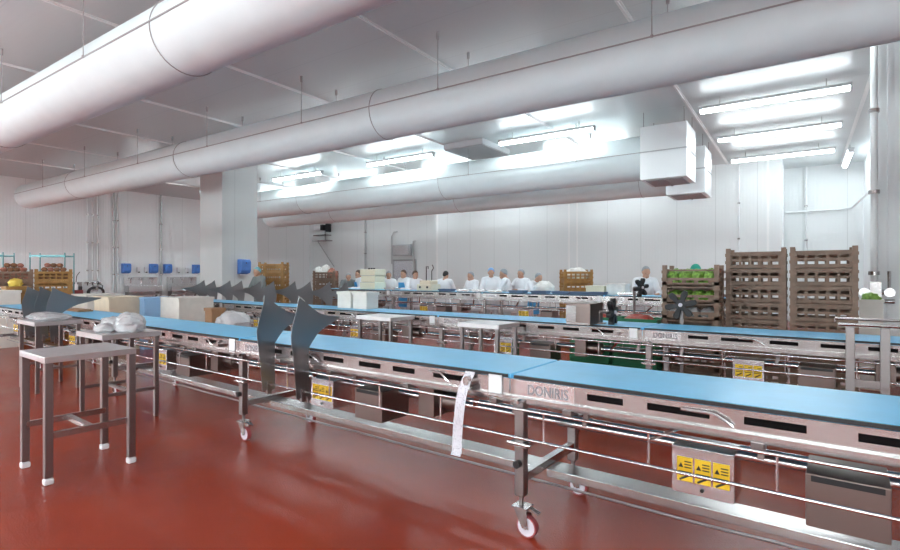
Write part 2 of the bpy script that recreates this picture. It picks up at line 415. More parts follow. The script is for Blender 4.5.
LEN, BW = 2.876, .66
def conveyor(label, H, loc, rz, group, full=True):
    """one conveyor section; local x along the line from its left end, y from the near belt edge, z up"""
    t = thing('conveyor_section', label, 'conveyor', loc, rz, group)
    L = LEN; dz = H-.918
    # belt loop with round ends
    prof = []; r = .05
    for i in range(9): a = PI/2+PI*i/8; prof.append((.012+.011*math.cos(a), H-r+r*math.sin(a)))
    for i in range(9): a = -PI/2+PI*i/8; prof.append((L-.012+.011*math.cos(a), H-r+r*math.sin(a)))
    MB().prism(prof,'y',.014,BW-.014).build('belt', M['belt'], t, smooth=30)
    es = MB()
    for y0 in (-.002,BW-.012):
        es.box(.02,L-.02,y0,y0+.013,H-.020,H-.002)
        k = 0
    es.build('edge_strip', M['black'], t)
    # slotted side panels
    slots = [(.47,.66),(.78,1.06),(1.20,1.43),(1.60,1.82),(1.94,2.14),(2.30,2.56)]
    for s, (ya,yb) in enumerate(((-.006,0.0),(BW,BW+.006))):
        p = MB().holed(0,L,H-.118,H-.022,ya,yb,((H-.083,H-.049),slots))
        p.box(0,L,ya-(.028 if s==0 else 0),yb+(.028 if s else 0),H-.124,H-.118)
        p.box(0,L,.012 if s==0 else BW-.016,.016 if s==0 else BW-.012,H-.165,H-.122)
        po = p.build('side_panel', M['steel'], t)
        MB().box(.03,L-.03,ya+.009 if s==0 else yb-.013,ya+.013 if s==0 else yb-.009,H-.115,H-.03).build('slot_shade_strip', M['slot_shade'], po)  # dark strip stands in for the shaded interior behind the slots
    # bright plates with the outlined lettering
    lp = MB().box(.03,.40,-.010,-.0062,H-.112,H-.026).build('label_plate', M['steel_bright'], t)
    me = text_mesh('DONIRIS', .078, M['grey_ink'])
    lo = bpy.data.objects.new('lettering', me); COL.objects.link(lo); lo.parent = lp
    me.transform(Matrix.Scale(.25/max(v.co.x for v in me.vertices),4,Vector((1,0,0))))
    me.transform(Matrix.Translation(Vector((.115,-.0105,H-.098))))
    jp = MB().box(L-.14,L-.05,-.016,-.008,H-.135,H-.012).build('joint_plate', M['white_plastic'], t)
    # rollers under the belt
    rl = MB()
    for x in (.07,L-.07): rl.cyl((x,.02,H-.05),(x,BW-.02,H-.05),.03,12)
    rl.build('end_roller', M['steel_bright'], t, smooth=40)
    # chrome tube, cross members
    tb = MB().cyl((0,BW/2-.02,.60+dz),(L,BW/2-.02,.60+dz),.026,12)
    tb.cyl((0,BW*.72,.585+dz),(L,BW*.72,.585+dz),.018,10)
    tb.build('centre_tube', M['steel_bright'], t, smooth=40)
    for x in (.35,1.25,2.05,L-.12):
        cm = MB().bar((x,.0,H-.175),(x,BW,H-.175),.05,.03)
        cm.bar((x,.30,H-.19),(x-.02,.30,.60+dz),.03,.03)
        cm.build('cross_member', M['steel_dull'], t)
    # legs
    for y in (0.0,BW+.06):
        lg = MB().bar((.07,y,.23),(.07,y,H-.14),.058,.058)
        lg.cyl((.07,y,.17),(.07,y,.235),.014,8)
        lo = lg.build('leg', M['steel_dull'], t, bevel=.004)
        sgn = -1 if y == 0 else 1
        wx = .11
        fk = MB().box(.03,.125,y-.045,y+.045,.165,.175)
        for q in (-.028,.028): fk.prism([(.03,.17),(.115,.17),(wx+.02,.055),(wx-.02,.055)],'y',y+q-.002,y+q+.002)
        fk.bar((.10,y,.17),(.185,y,.15),.03,.012).bar((.10,y+.03,.165),(.17,y+.03,.135),.02,.01)
        fk.build('castor_fork', M['steel'], lo)
        wh = MB()
        wh.cyl((wx,y-.017,.062),(wx,y+.017,.062),.062,20,m=0).cyl((wx,y-.0185,.062),(wx,y+.0185,.062),.053,18,m=1).cyl((wx,y-.032,.062),(wx,y+.032,.062),.012,8,m=2)
        wh.build('wheel', [M['wheel_red'],M['wheel_grey'],M['steel']], lo, smooth=40)
        MB().cyl((.07,y+sgn*.029,.42),(.07,y+sgn*.062,.42),.022,10).build('knob', M['black'], lo, smooth=40)
        MB().bar((.0,y,H-.16),(.16,y-sgn*.02,H-.135),.03,.03).cyl((.07,y-.05,H-.145),(.07,y+.05,H-.145),.012,8).build('rail_clamp', M['steel'], lo)
        cl = MB().box(.02,.13,y-.045,y+.045,.52,.545)
        cl.cyl((.0,y+sgn*.04,.535),(.15,y+sgn*.04,.535),.010,8)
        cl.build('clamp', M['steel'], lo)
    # H frame
    MB().bar((.07,0,.33),(.07,BW+.06,.33),.045,.05).build('cross_beam', M['steel'], t)
    MB().box(.10,L,.26,.42,.262,.312).build('spine_beam', M['steel'], t, bevel=.004)
    MB().tube([(.0,.24,.235),(.5,.23,.238),(1.0,.24,.232),(1.3,.235,.242),(1.9,.24,.234),(2.4,.23,.24),(L,.24,.235)],.008,6).build('cable', M['steel_dull'], t, smooth=50)
    # ladder shaped guard rails on both sides
    for s, y in enumerate((-.055, BW+.115)):
        g = MB().cyl((.0,y,.738+dz),(L,y,.738+dz),.0085,8).cyl((.0,y,.575+dz),(L,y,.575+dz),.0085,8)
        for x in (.24,.80,1.33,1.86,2.40): g.cyl((x,y,.575+dz),(x,y,.738+dz),.006,6)
        for x in (.07,): g.cyl((x,y,.738+dz),(x,0 if s==0 else BW+.06,.738+dz),.007,6).cyl((x,y,.575+dz),(x,0 if s==0 else BW+.06,.575+dz),.007,6)
        g.build('guard_rail', M['steel_bright'] if s==0 else M['steel'], t, smooth=50)
    # diagonal braces
    for a_, b_ in ((.95,.72),(2.62,2.42)):
        MB().bar((a_,.05,H-.14),(b_,.30,.60+dz),.035,.012).build('brace', M['steel'], t)
    # boxes hung under the belt
    cb = MB().box(.86,1.14,.14,.34,.408+dz*.6,.642+dz*.6).build('control_box', M['steel_bright'], t, bevel=.004)
    zc = .525+dz*.6
    for i in range(3):
        x = .885+i*.082
        st = MB().box(x,x+.072,.1378,.1398,zc-.055,zc+.065,0)
        st.prism([(x+.006,zc+.012),(x+.030,zc+.012),(x+.018,zc+.036)],'y',.1370,.1377,1)
        for q in range(3): st.box(x+.034,x+.066,.1370,.1377,zc+.012+q*.014,zc+.018+q*.014,1)
        st.box(x+.006,x+.066,.1370,.1377,zc-.012,zc-.006,1)
        st.bar((x+.012,.1372,zc-.05),(x+.06,.1372,zc-.02),.0008,.010,1)
        st.build('warning_sticker', [M['yellow'],M['ink']], cb)
    MB().cyl((1.0,.132,zc-.085),(1.0,.14,zc-.085),.009,10).build('lock', M['ink'], cb)
    mc = MB().box(1.42,1.71,.12,.42,.40+dz*.6,.63+dz*.6).build('motor_cover', M['motor'], t, bevel=.004)
    MB().box(1.44,1.69,.1165,.1195,.60+dz*.6,.625+dz*.6).build('vent_slot', M['black'], mc)
    MB().box(2.0,2.14,.2,.45,.50+dz*.6,.70+dz*.6).cyl((2.14,.32,.6+dz*.6),(2.3,.32,.6+dz*.6),.07,14).build('drive_motor', M['motor'], t, smooth=35)
    # levers that lock the belt, and the round adjuster
    MB().tube([(.94,-.02,H-.052),(1.08,-.03,H-.052),(1.13,-.03,H-.075),(1.16,-.02,H-.10)],.007,6).build('belt_lever', M['steel_bright'], t, smooth=50)
    MB().tube([(2.28,-.02,H-.045),(2.38,-.03,H-.045),(2.42,-.03,H-.075),(2.44,-.02,H-.095)],.007,6).build('belt_lever', M['steel_bright'], t, smooth=50)
    MB().cyl((2.6,-.006,H-.07),(2.6,-.05,H-.07),.034,14).cyl((2.6,-.05,H-.07),(2.6,-.062,H-.07),.022,12).build('adjuster_knob', M['steel'], t, smooth=40)
    return t
FY, MY, BY = 2.64, 5.85, 10.0
near_lab = ['nearest blue belt conveyor section, running off the right edge of the picture',
  'front row conveyor section between the hanging paper strip and the two big steel fins',
  'front row conveyor section left of the two big fins, behind the steel bench',
  'front row conveyor section at the far left beyond the small steel bench',
  'front row conveyor section at the left picture edge under the grey plates']
conv0 = conveyor(near_lab[0], .918, W(-1.55,FY), SK, 'front row conveyor sections')
for i in range(1,5): dup(conv0, near_lab[i], W(-1.55-i*2.88,FY), SK)
for i in range(6):
    lb = ['middle row conveyor section at the right, under the tall steel stand',
      'middle row conveyor section in front of the tall taupe crate stacks','middle row conveyor section left of the brown drive box',
      'middle row conveyor section below the white tubs','middle row conveyor section carrying the row of grey fins',
      'middle row conveyor section at the far left end by the column'][i]
    dup(conv0, lb, W(1.12-i*2.88,MY), SK, 'middle row conveyor sections')
bk = conveyor('back row conveyor section at the right behind the lettuce crates', 1.10, W(-3.75,BY), SK, 'back row conveyor sections')
for i in range(1,4):
    dup(bk, ['','back row conveyor section with navy trays before the huddle of white coated workers',
      'back row conveyor section where the worker with black hair stands','back row conveyor section at the left with the cream machine on it'][i], W(-3.75-i*2.88,BY), SK)

# ------------------------------------------------------------------ steel bench, front left
t = thing('steel_bench', 'small stainless steel bench with white feet standing alone on the red floor', 'bench', W(-4.81,1.50), SK)
h = .30; TH = .915
MB().box(-h,h,-h,h,TH-.012,TH).box(-h,h,-h,-h+.012,TH-.045,TH-.012).box(-h,h,h-.012,h,TH-.045,TH-.012).box(-h,-h+.012,-h+.012,h-.012,TH-.045,TH-.012).box(h-.012,h,-h+.012,h-.012,TH-.045,TH-.012).build('bench_top', M['top_steel'], t, bevel=.003)
for sx in (-1,1):
    for sy in (-1,1):
        x = sx*(h-.028); y = sy*(h-.028)
        lg = MB().box(x-.025,x+.025,y-.025,y+.025,.05,TH-.012).build('leg', M['steel_dull'], t, bevel=.003)
        MB().box(x-.030,x+.030,y-.030,y+.030,0,.045).build('foot', M['white_plastic'], lg, bevel=.01)
MB().bar((-h+.05,-h+.028,.34),(-h+.05,h-.028,.34),.03,.045).build('stretcher', M['steel'], t)
MB().bar((h-.05,-h+.028,.34),(h-.05,h-.028,.34),.03,.045).build('stretcher', M['steel'], t)
MB().bar((-h+.06,.0,.345),(h-.06,.0,.345),.045,.03).build('cross_bar', M['steel_bright'], t)

# ------------------------------------------------------------------ side tables
def side_table(label, cx, cy, sx, sy, H=.905):
    t = thing('side_table', label, 'table', W(cx,cy), SK, 'steel tables beside the belts')
    MB().box(-sx/2,sx/2,-sy/2,sy/2,H-.01,H).box(-sx/2,sx/2,-sy/2,-sy/2+.01,H-.05,H-.01).box(-sx/2,-sx/2+.01,-sy/2+.01,sy/2,H-.05,H-.01).box(sx/2-.01,sx/2,-sy/2+.01,sy/2,H-.05,H-.01).build('table_top', M['top_steel'], t)
    for a in (-1,1):
        for b in (-1,1):
            x=a*(sx/2-.04); y=b*(sy/2-.04)
            MB().box(x-.02,x+.02,y-.02,y+.02,.0,H-.05).build('leg', M['steel_dull'], t)
    MB().bar((-sx/2+.04,0,.3),(sx/2-.04,0,.3),.03,.03).bar((-sx/2+.04,-sy/2+.04,.3),(-sx/2+.04,sy/2-.04,.3),.03,.03).bar((sx/2-.04,-sy/2+.04,.3),(sx/2-.04,sy/2-.04,.3),.03,.03).build('under_frame', M['steel_dull'], t)
side_table('steel side table piled with clear bags, at the front belt behind the bench', -6.15, 2.285, .70, .56)
side_table('steel side table against the front belt at the far left', -8.45, 2.305, .75, .52)
side_table('pale steel table at the middle belt, near the picture centre', -3.55, 5.5, .6, .5)
side_table('pale steel table at the middle belt below the white tubs', -5.35, 5.5, .7, .5)

# lumps of film, bags
from mathutils import noise as NZ
def lump(name, label, cat, loc, r, m, seed, group=None, amp=.22, fq=2.2):
    """crumpled bag: a sphere pushed in and out by creased noise and flattened where it lies"""
    b = MB().ball((0,0,0), 1.0, 30, 18); off = Vector((seed*3.7, seed*1.3, seed*2.1)); vs = []
    for p in b.v:
        p = Vector(p); q = p*fq+off
        k = 1 + amp*(NZ.noise(q)*.9 - abs(NZ.noise(q*2.1+off))*.9 + .25) - amp*.5*abs(NZ.noise(q*4.7))
        x, y, z = p.x*k*r[0], p.y*k*r[1], p.z*k*r[2]
        vs.append((x, y, max(z, -r[2]*.6)))
    zm = min(v[2] for v in vs); b.v = [(x,y,z-zm) for x,y,z in vs]
    o = b.build(name, m, None, smooth=45, loc=loc, rz=SK)
    return tag(o, label, cat, group)
for i,(dx,dy,r,l) in enumerate(((-.18,.02,(.17,.13,.09),'leftmost clear bag heaped on the side table behind the bench'),(.02,.10,(.19,.14,.12),'tallest clear bag in the heap on the side table behind the bench'),(.20,.02,(.15,.13,.10),'rightmost clear bag heaped on the side table behind the bench'),(.02,-.14,(.13,.10,.06),'smallest clear bag at the front of the heap on the side table'))):
    lump('plastic_bag', l, 'bag', W(-6.15+dx,2.285+dy,.905), r, M['film'], 10+i, 'clear bags on the side table')
for i,(dx,l) in enumerate(((-.22,'left flat clear bag on the far left side table'),(.12,'right flat clear bag on the far left side table'))):
    lump('plastic_bag', l, 'bag', W(-8.45+dx,2.305,.905), (.18,.2,.055), M['film'], 20+i, 'clear bags on the far table')

# ------------------------------------------------------------------ steel deflector fins
FIN = [(-.11,1.326),(-.03,1.27),(.05,1.215),(.10,1.185),(.18,1.165),(.30,1.15),(.30,1.137),(.20,1.09),(.125,1.06),(.07,1.02),(.025,.97),(-.012,.92),(-.012,.75),(-.012,.53),(-.13,.53),(-.15,.75),(-.165,.88),(-.178,.96),(-.183,1.03),(-.172,1.10),(-.148,1.17),(-.125,1.25)]
def fin_mesh(mirror, sc=1.0, wing=1.0):
    # curved sheet: bowed along x, 4 mm thick
    b = MB(); n = len(FIN); vs = []
    for side in (-.002,.002):
        for y,z in FIN:
            bow = 0.0
            yy = y*(wing if y > 0 else 1)
            vs.append((side+bow, -yy if mirror else yy, .53+(z-.53)*sc))
    # triangulated by strips from left outline to right outline
    fs = [tuple(range(n)), tuple(reversed(range(n,2*n)))] + [(i,i+n,(i+1)%n+n,(i+1)%n) for i in range(n)]
    b.add(vs, fs); return b
def fin(label, x, y, mirror, group, sc=1.0, wing=1.0):
    t = thing('deflector_fin', label, 'deflector plate', W(x,y), SK, group)
    fin_mesh(mirror,sc,wing).build('blade', M['steel_dark'], t)
    s = -1 if mirror else 1
    MB().box(-.012,.012,s*-.07-.02,s*-.07+.02,.50,.60).cyl((-.02,s*-.055,.575),(.02,s*-.055,.575),.015,8).build('clip', M['steel_dull'], t)
    return t
fin('left one of the two big grey steel fins on the nearest belt', -3.86, FY, False, 'big steel fins on the front belt')
fin('right one of the two big grey steel fins on the nearest belt', -3.40, FY, False, 'big steel fins on the front belt')
for i,(x,l) in enumerate(((-9.15,'rightmost grey fin at the far left end of the front belt'),(-9.7,'middle grey fin at the far left end of the front belt'),(-10.35,'leftmost wide grey fin at the far left end of the front belt'))):
    fin(l, x, FY, False, 'steel fins at the far end of the front belt', 1.0, 1.7)
for i,x in enumerate((-12.8,-12.3,-11.6,-11.1,-10.35,-9.85,-9.1,-8.6,-8.0,-7.5)):
    fin('small looking grey fin on the middle belt, %s of the row from the left' % NTH[i], x, MY+BW+.06, True, 'row of steel fins on the middle belt', 1.06, 1.5)

# ------------------------------------------------------------------ paper strip
b = MB(); pts = []
prof = [(.905,-.013,0),(.89,-.02,0),(.86,-.045,-.005),(.80,-.075,-.012),(.74,-.085,-.02),(.66,-.085,-.032),(.58,-.080,-.045),(.50,-.078,-.052),(.42,-.082,-.052),(.40,-.10,-.050)]
vs = []
for z,y,dx in prof:
    for sx in (-.036,.036): vs.append((dx+sx,y,z))
for z,y,dx in prof:
    for sx in (-.036,.036): vs.append((dx+sx,y-.0012,z))
n=len(prof); fs=[]
for i in range(n-1):
    a=2*i; fs.append((a,a+1,a+3,a+2)); q=2*n+2*i; fs.append((q,q+2,q+3,q+1))
    fs.append((a,a+2,q+2,q)); fs.append((a+1,q+1,q+3,a+3))
fs.append((0,2*n,2*n+1,1)); fs.append((2*n-2,2*n-1,4*n-1,4*n-2))
b.add(vs,fs)
tag(b.build('paper_strip', M['strip'], None, smooth=60, loc=W(-1.83,FY), rz=SK), 'long white perforated paper strip hanging from the near belt edge', 'paper strip')

# ------------------------------------------------------------------ crates
CW, CD, CH = .67, .50, .227
def make_crate(name, m, label, front_open=False):
    t = thing(name, label, 'crate')
    x, y = CW/2, CD/2; w = .018
    b = MB().box(-x,x,-y,y,0,.015)
    for s in (-1,1):
        y0, y1 = (s*y-w, s*y) if s > 0 else (s*y, s*y+w)
        if front_open and s < 0:
            b.holed(-x,x,.0,.10,y0,y1,((.035,.065),[(-.22,-.1),(-.05,.05),(.1,.22)]))
            b.box(-x,x,y0,y1,.19,.21)
        else:
            hs = [(-.272+i*.112,-.272+i*.112+.086) for i in range(5)]
            b.holed(-x,x,.0,.11,y0,y1,((.050,.096),hs))
            b.holed(-x,x,.11,.222,y0,y1,((.126,.168),hs if s < 0 else []))
            b.box(-x,x,y0-.010,y1+.010,.192,.218)
            b.box(-x,x,y0-.008,y1+.008,.004,.026)
            for q in range(4): b.box(-.185+q*.112-.008,-.185+q*.112+.008,y0-.005,y1+.005,.026,.192)
        x0, x1 = (s*x-w, s*x) if s > 0 else (s*x, s*x+w)
        b.holed(-y,y,.0,.11,x0,x1,((.058,.098),[(-.18,-.10),(-.06,.06),(.10,.18)]),axis='x')
        b.holed(-y,y,.11,.222,x0,x1,((.124,.164),[(-.18,-.10),(-.06,.06),(.10,.18)]),axis='x')
    b.build('crate_body', m, t)
    for sx in (-1,1):
        for sy in (-1,1):
            cx, cy = sx*(x-.015), sy*(y-.015)
            p = MB().box(cx-.028,cx+.028,cy-.028,cy+.028,.0,CH+.045)
            p.box(cx-.036,cx+.036,cy-.036,cy+.036,.06,.10).box(cx-.036,cx+.036,cy-.036,cy+.036,.16,.20)
            p.build('corner_post', m, t)
    return t
CAMYAW = math.radians(34.2)
protos = {}
def stack(kind, n, x, y, rz, desc, group, top_post=False):
    out = []
    for k in range(n):
        lb = 'crate, %s of the %s' % (ORD[k].replace(' from the top',' down'), desc)
        if kind not in protos:
            nm, m, fo = {'taupe':('vented_crate',M['crate'],False),'gold':('tan_crate',M['crate_gold'],False),'open':('open_front_crate',M['crate'],True)}[kind]
            c = protos[kind] = make_crate(nm, m, lb, fo); 
        else: c = copy_tree(protos[kind])
        c['label'] = {'taupe':'taupe vented ','gold':'tan vented ','open':'brown open fronted '}[kind] + lb
        p = W(x,y); c.location = (p.x,p.y,(n-1-k)*CH); c.rotation_euler = (0,0,rz); c['group'] = group
        out.append(c)
    return out
stack('taupe', 8, -.946, 8.262, 0, 'left tall stack behind the middle belt', 'crates of the left tall stack')
stack('taupe', 8, -.208, 8.30, 0, 'right tall stack by the wall pipes', 'crates of the right tall stack')
G = stack('open', 7, -1.64, 7.72, 0, 'lettuce stack', 'crates of the lettuce stack')
stack('gold', 7, -14.75, 4.1, 1.25, 'tan stack by the left wall', 'crates of the tan stack by the left wall')
stack('gold', 8, -12.9, 8.75, CAMYAW, 'tan stack beside the square column', 'crates of the tan stack by the column')
stack('gold', 7, -5.25, 12.1, CAMYAW, 'tan stack at the back wall', 'crates of the tan stack behind the workers')
stack('taupe', 7, -13.25, 10.9, CAMYAW, 'sack topped stack', 'crates under the white sacks')
stack('taupe', 7, -15.55, 3.55, 1.25, 'root heaped stack at the left edge', 'crates under the brown roots')

def pnt(x, y, lx, ly, z, rz=CAMYAW):
    p = W(x,y); return Vector((p.x+lx*math.cos(rz)-ly*math.sin(rz), p.y+lx*math.sin(rz)+ly*math.cos(rz), z))
# lettuce bags in the top crate and the crate below
i = 0
for zt, dz_, nm in ((6*CH+.015,.13,'top'),(5*CH+.015,.085,'second')):
    for r_ in (0,1):
        for q in range(4):
            pos = ['left end','left middle','right middle','right end'][q]; rw = ['front','rear'][r_]
            o = lump('lettuce_bag', 'bag of green leaves, %s of the %s row in the %s lettuce crate' % (pos,rw,nm), 'bag of salad', pnt(-1.64,7.72,-.23+q*.153,-.11+r_*.22,zt,0), (.088,.11,dz_), M['leaf'], 40+i, 'salad bags in the lettuce stack'); o.rotation_euler[2] = 0; i += 1
for q in range(3):
    pos = ['left','middle','right'][q]
    o = lump('film_bag', 'clear film bag, %s of three in the third lettuce crate' % pos, 'bag', pnt(-1.64,7.72,-.2+q*.2,-.02,4*CH+.015,0), (.10,.19,.09), M['film'], 60+q, 'film bags in the lettuce stack'); o.rotation_euler[2] = 0
# roots heaped at the left edge
rnd = random.Random(3)
def heap(x, y, rz, label, group, odd):
    k = 0
    for lay,(nx,ny) in enumerate(((5,3),(5,3),(4,2),(3,2))):
        for a in range(nx):
            for b in range(ny):
                lx = (a-(nx-1)/2)*.118+rnd.uniform(-.01,.01); ly = (b-(ny-1)/2)*.135+rnd.uniform(-.01,.01)
                o = MB().ball((0,0,0),(.066,.06,.052),10,7,0,.09,rnd).build('root_vegetable', M['potato'] if (k+odd)%3 else M['onion'], None, smooth=70, loc=pnt(x,y,lx,ly,6*CH+.07+lay*.098,rz), rz=rnd.uniform(0,3))
                tag(o, label, 'vegetable', group); k += 1
heap(-15.55, 3.55, 1.25, 'brownish root vegetable heaped in the top crate at the left edge', 'roots in the left crate', 0)
heap(-14.75, 4.1, 1.25, 'reddish brown root vegetable in the top tan crate by the left wall', 'roots in the tan crate', 1)
lump('yellow_sack', 'yellow sack between the root crates at the left', 'sack', W(-14.55,3.35,1.25), (.11,.13,.11), M['yellow_bag'], 81)
# plinth for the sack
def tub(name, label, cat, x, y, z, sx, sy, h, m, group=None, rz=SK, lid=False, solid=False):
    t = thing(name, label, cat, W(x,y,z), rz, group); w = .015
    b = MB().box(-sx/2,sx/2,-sy/2,sy/2,0,.02)
    b.box(-sx/2,sx/2,-sy/2,-sy/2+w,.02,h).box(-sx/2,sx/2,sy/2-w,sy/2,.02,h).box(-sx/2,-sx/2+w,-sy/2+w,sy/2-w,.02,h).box(sx/2-w,sx/2,-sy/2+w,sy/2-w,.02,h)
    b.build('tub_body', m, t, bevel=.006)
    r = MB().box(-sx/2-.012,sx/2+.012,-sy/2-.012,-sy/2,h-.03,h).box(-sx/2-.012,sx/2+.012,sy/2,sy/2+.012,h-.03,h).box(-sx/2-.012,-sx/2,-sy/2,sy/2,h-.03,h).box(sx/2,sx/2+.012,-sy/2,sy/2,h-.03,h)
    r.build('rim', m, t)
    if lid: MB().box(-sx/2-.015,sx/2+.015,-sy/2-.015,sy/2+.015,h,h+.02).build('lid', m, t, bevel=.005)
    return t
tub('yellow_tub','tan tub standing under the yellow sack','tub',-14.55,3.35,0,.4,.4,1.25,M['crate_gold'],lid=False)
tub('storage_bin','cream lidded bin at the left edge in front of the root crates','bin',-14.2,2.9,0,.95,.7,1.16,M['crate_white'],lid=True)
tub('storage_bin','low white bin with flat top behind the left grey fins','bin',-13.6,4.6,0,.9,.7,1.05,M['crate_white'],lid=True)
tub('storage_bin','beige lidded bin beyond the front belt, below the hose','bin',-11.75,4.35,0,.75,.6,1.05,M['beige'],lid=True)
tub('storage_bin','narrow pale blue bin between the beige bin and white bin','bin',-11.3,4.85,0,.30,.5,1.03,M['blue_lt'],lid=True)
tub('storage_bin','long white bin in front of the square column','bin',-10.75,5.25,0,.8,.7,1.03,M['crate_white'],lid=True)
o = tag(MB().box(-.33,.33,-.10,.10,0,.02).box(-.30,.30,-.08,.08,.02,.03).build('wooden_board', M['glue'], None, loc=W(-9.8,3.05,.925), rz=SK), 'thin brown board lying on the front belt at the far left', 'board')
# trolley with film bundle between the two belts
t = thing('steel_trolley','low steel trolley carrying a film bundle between front and middle belts','trolley', W(-7.95,4.55), SK)
MB().box(-.5,.5,-.3,.3,.58,.60).box(-.5,.5,-.3,.3,.25,.265).build('shelf', M['top_steel'], t)
for a in (-.47,.47):
    for b_ in (-.27,.27): MB().box(a-.018,a+.018,b_-.018,b_+.018,0,.58).build('leg', M['steel_dull'], t)
lump('film_bundle','crumpled clear film bundle on the trolley between the belts','bundle', W(-7.8,4.55,.60), (.33,.25,.20), M['film'], 90)
tub('cardboard_box','small brown box on the trolley beside the film bundle','box',-8.28,4.5,.60,.22,.22,.34,M['glue'],lid=True)
# white tubs at the far edge of the middle belt
tub('white_tub','left one of two white tubs on the middle belt','tub',-7.0,6.30,.918,.34,.28,.27,M['crate_white'],'white tubs on the middle belt',lid=True)
tub('white_tub','right one of two white tubs on the middle belt','tub',-6.60,6.30,.918,.34,.28,.27,M['crate_white'],'white tubs on the middle belt',lid=True)
# green crates with red produce beyond the middle belt
for i,x in enumerate((-2.95,-2.3)):
    s = ['left','right'][i]
    for k in range(4):
        tub('green_crate','green crate, %s of the %s green pile behind the middle belt' % (ORD[3-k],s),'crate',x,7.45,k*.225,.60,.40,.22,M['crate_green'],'green crates behind the middle belt')
    lump('produce_heap','heap of red produce on the %s green pile' % s,'produce', W(x,7.45,.70), (.27,.17,.15), M['meat'], 95+i)['kind'] = 'stuff'

# ------------------------------------------------------------------ star wheels and drive box
def star(label, x, y, z, rz, R, stand):
    t = thing('star_wheel', label, 'star wheel', W(x,y,0), rz, 'black star wheels')
    poly = []
    for k in range(6):
        a = 2*PI*k/6+.2
        for da, rr in ((-.40,.36),(-.27,.78),(-.15,.97),(.0,1.0),(.15,.97),(.27,.78),(.40,.36)):
            poly.append((R*rr*math.cos(a+da), z+R*rr*math.sin(a+da)))
    w = MB().prism(poly,'y',-.03,.03).build('rubber_star', M['black'], t, bevel=.006)
    MB().cyl((0,-.045,z),(0,.045,z),R*.13,14).build('hub', M['wheel_grey'], t, smooth=40)
    s = MB().cyl((0,.03,z),(0,.17,z),.018,10).bar((0,.16,z),(0,.16,stand),.035,.035).box(-.07,.07,.09,.23,stand-.001,stand+.012)
    s.build('post', M['steel_dull'], t)
    return t
star('black star wheel seen edge on beside the brown drive box', -2.17, 6.05, 1.06, CAMYAW+1.0, .17, .918)
star('large black star wheel in front of the lettuce crates', -1.60, 6.85, 1.13, CAMYAW-.5, .185, 0)
star('small black star wheel before the lone worker at the right', -2.95, 9.72, 1.27, CAMYAW+.5, .18, 0)
t = thing('drive_box','brownish steel drive box straddling the middle belt','drive box', W(-2.47,5.95,.918), SK)
MB().box(-.15,.15,-.2,.2,0,.25).build('casing', M['motor'], t, bevel=.006)
MB().box(-.15,-.02,-.206,-.201,.03,.22).build('access_panel', M['steel'], t)
MB().box(-.14,.14,-.215,-.2005,.0,.025).build('base_flange', M['steel_bright'], t)

# tall steel stand at the right
t = thing('steel_stand','tall narrow steel stand with tray top in front of the middle belt','stand', W(.17,5.36), SK)
MB().box(-.20,.20,-.16,.16,1.09,1.10).cyl((-.20,-.16,1.105),(.20,-.16,1.105),.012,8).cyl((-.22,.16,1.13),(.22,.16,1.13),.012,8).cyl((-.22,.16,1.10),(-.22,.16,1.13),.008,6).cyl((.22,.16,1.10),(.22,.16,1.13),.008,6).build('tray_top', M['steel'], t)
for a in (-.12,.10):
    lg = MB().box(a-.03,a+.03,-.03,.03,.14,1.09).build('leg', M['steel_dull'], t, bevel=.004)
    MB().box(a-.04,a+.04,-.06,.06,.12,.14).cyl((a-.02,0,.06),(a+.02,0,.06),.06,16).build('wheel', [M['wheel_grey']], lg)
for z_ in (.30,.62): MB().bar((-.12,0,z_),(.10,0,z_),.03,.06).build('cross_bar', M['steel_dull'], t)
MB().box(-.2,-.16,-.15,.15,.12,.15).bar((-.12,-.22,.14),(-.12,.22,.14),.04,.03).bar((.10,-.22,.14),(.10,.22,.14),.04,.03).build('base_bar', M['steel_dull'], t)

# ------------------------------------------------------------------ back row: trays and machines
for i,x in enumerate((-9.6,-7.75,-7.2,-6.75,-6.3,-5.75,-5.2,-4.7,-4.3,-3.95,-3.3)):
    navy = i in (1,5,6,7,8,9)
    t = tub('shallow_tray','%s shallow tray on the back belt, %s from the left' % ('navy' if navy else 'pale grey', (NTH+['eleventh'])[i]),'tray',x,10.12,1.10,.36,.2,.06,M['blue_tray'] if navy else M['steel_bright'],'trays on the back belt')
t = thing('bagging_machine','cream boxy machine with black knobs on the back belt at the left','machine', W(-10.55,10.35,1.10), SK)
MB().box(-.30,.30,-.22,.22,0,.20).box(-.28,.28,-.2,.2,.20,.38).box(-.30,.30,-.22,.22,.38,.56).build('casing', M['cream'], t, bevel=.02)
MB().box(-.30,.30,-.226,-.2205,.19,.20).box(-.30,.30,-.226,-.2205,.38,.39).build('seam', M['seam'], t)
for q in (-.15,-.05,.05): MB().cyl((q,0,.56),(q,0,.60),.03,10).build('knob', M['black'], t)
t = thing('weighing_machine','small tan weighing machine with black hooks on the back belt','machine', W(-8.5,10.33,1.10), SK)
MB().box(-.24,.24,-.2,.2,.0,.16).box(-.18,.18,-.15,.15,.16,.26).build('casing', M['beige'], t, bevel=.015)
MB().cyl((-.12,-.2,.09),(-.12,-.215,.09),.03,12).cyl((.12,-.2,.09),(.12,-.215,.09),.03,12).build('dial', M['black'], t)
MB().tube([(-.08,0,.26),(-.08,0,.62),(-.02,0,.62),(-.02,0,.56)],.012,6).tube([(.10,0,.26),(.10,0,.50),(.16,0,.58),(.12,0,.66)],.012,6).build('hook', M['black'], t)
for i,(x,mm,l) in enumerate(((-4.05,'cream','cream tray block on the back belt left of the lone worker'),(-3.62,'white_bag','white sack on the back belt left of the lone worker'))):
    tub('food_box',l,'box',x,10.42,1.10,.38,.3,.16+.05*i,M[mm],lid=True)
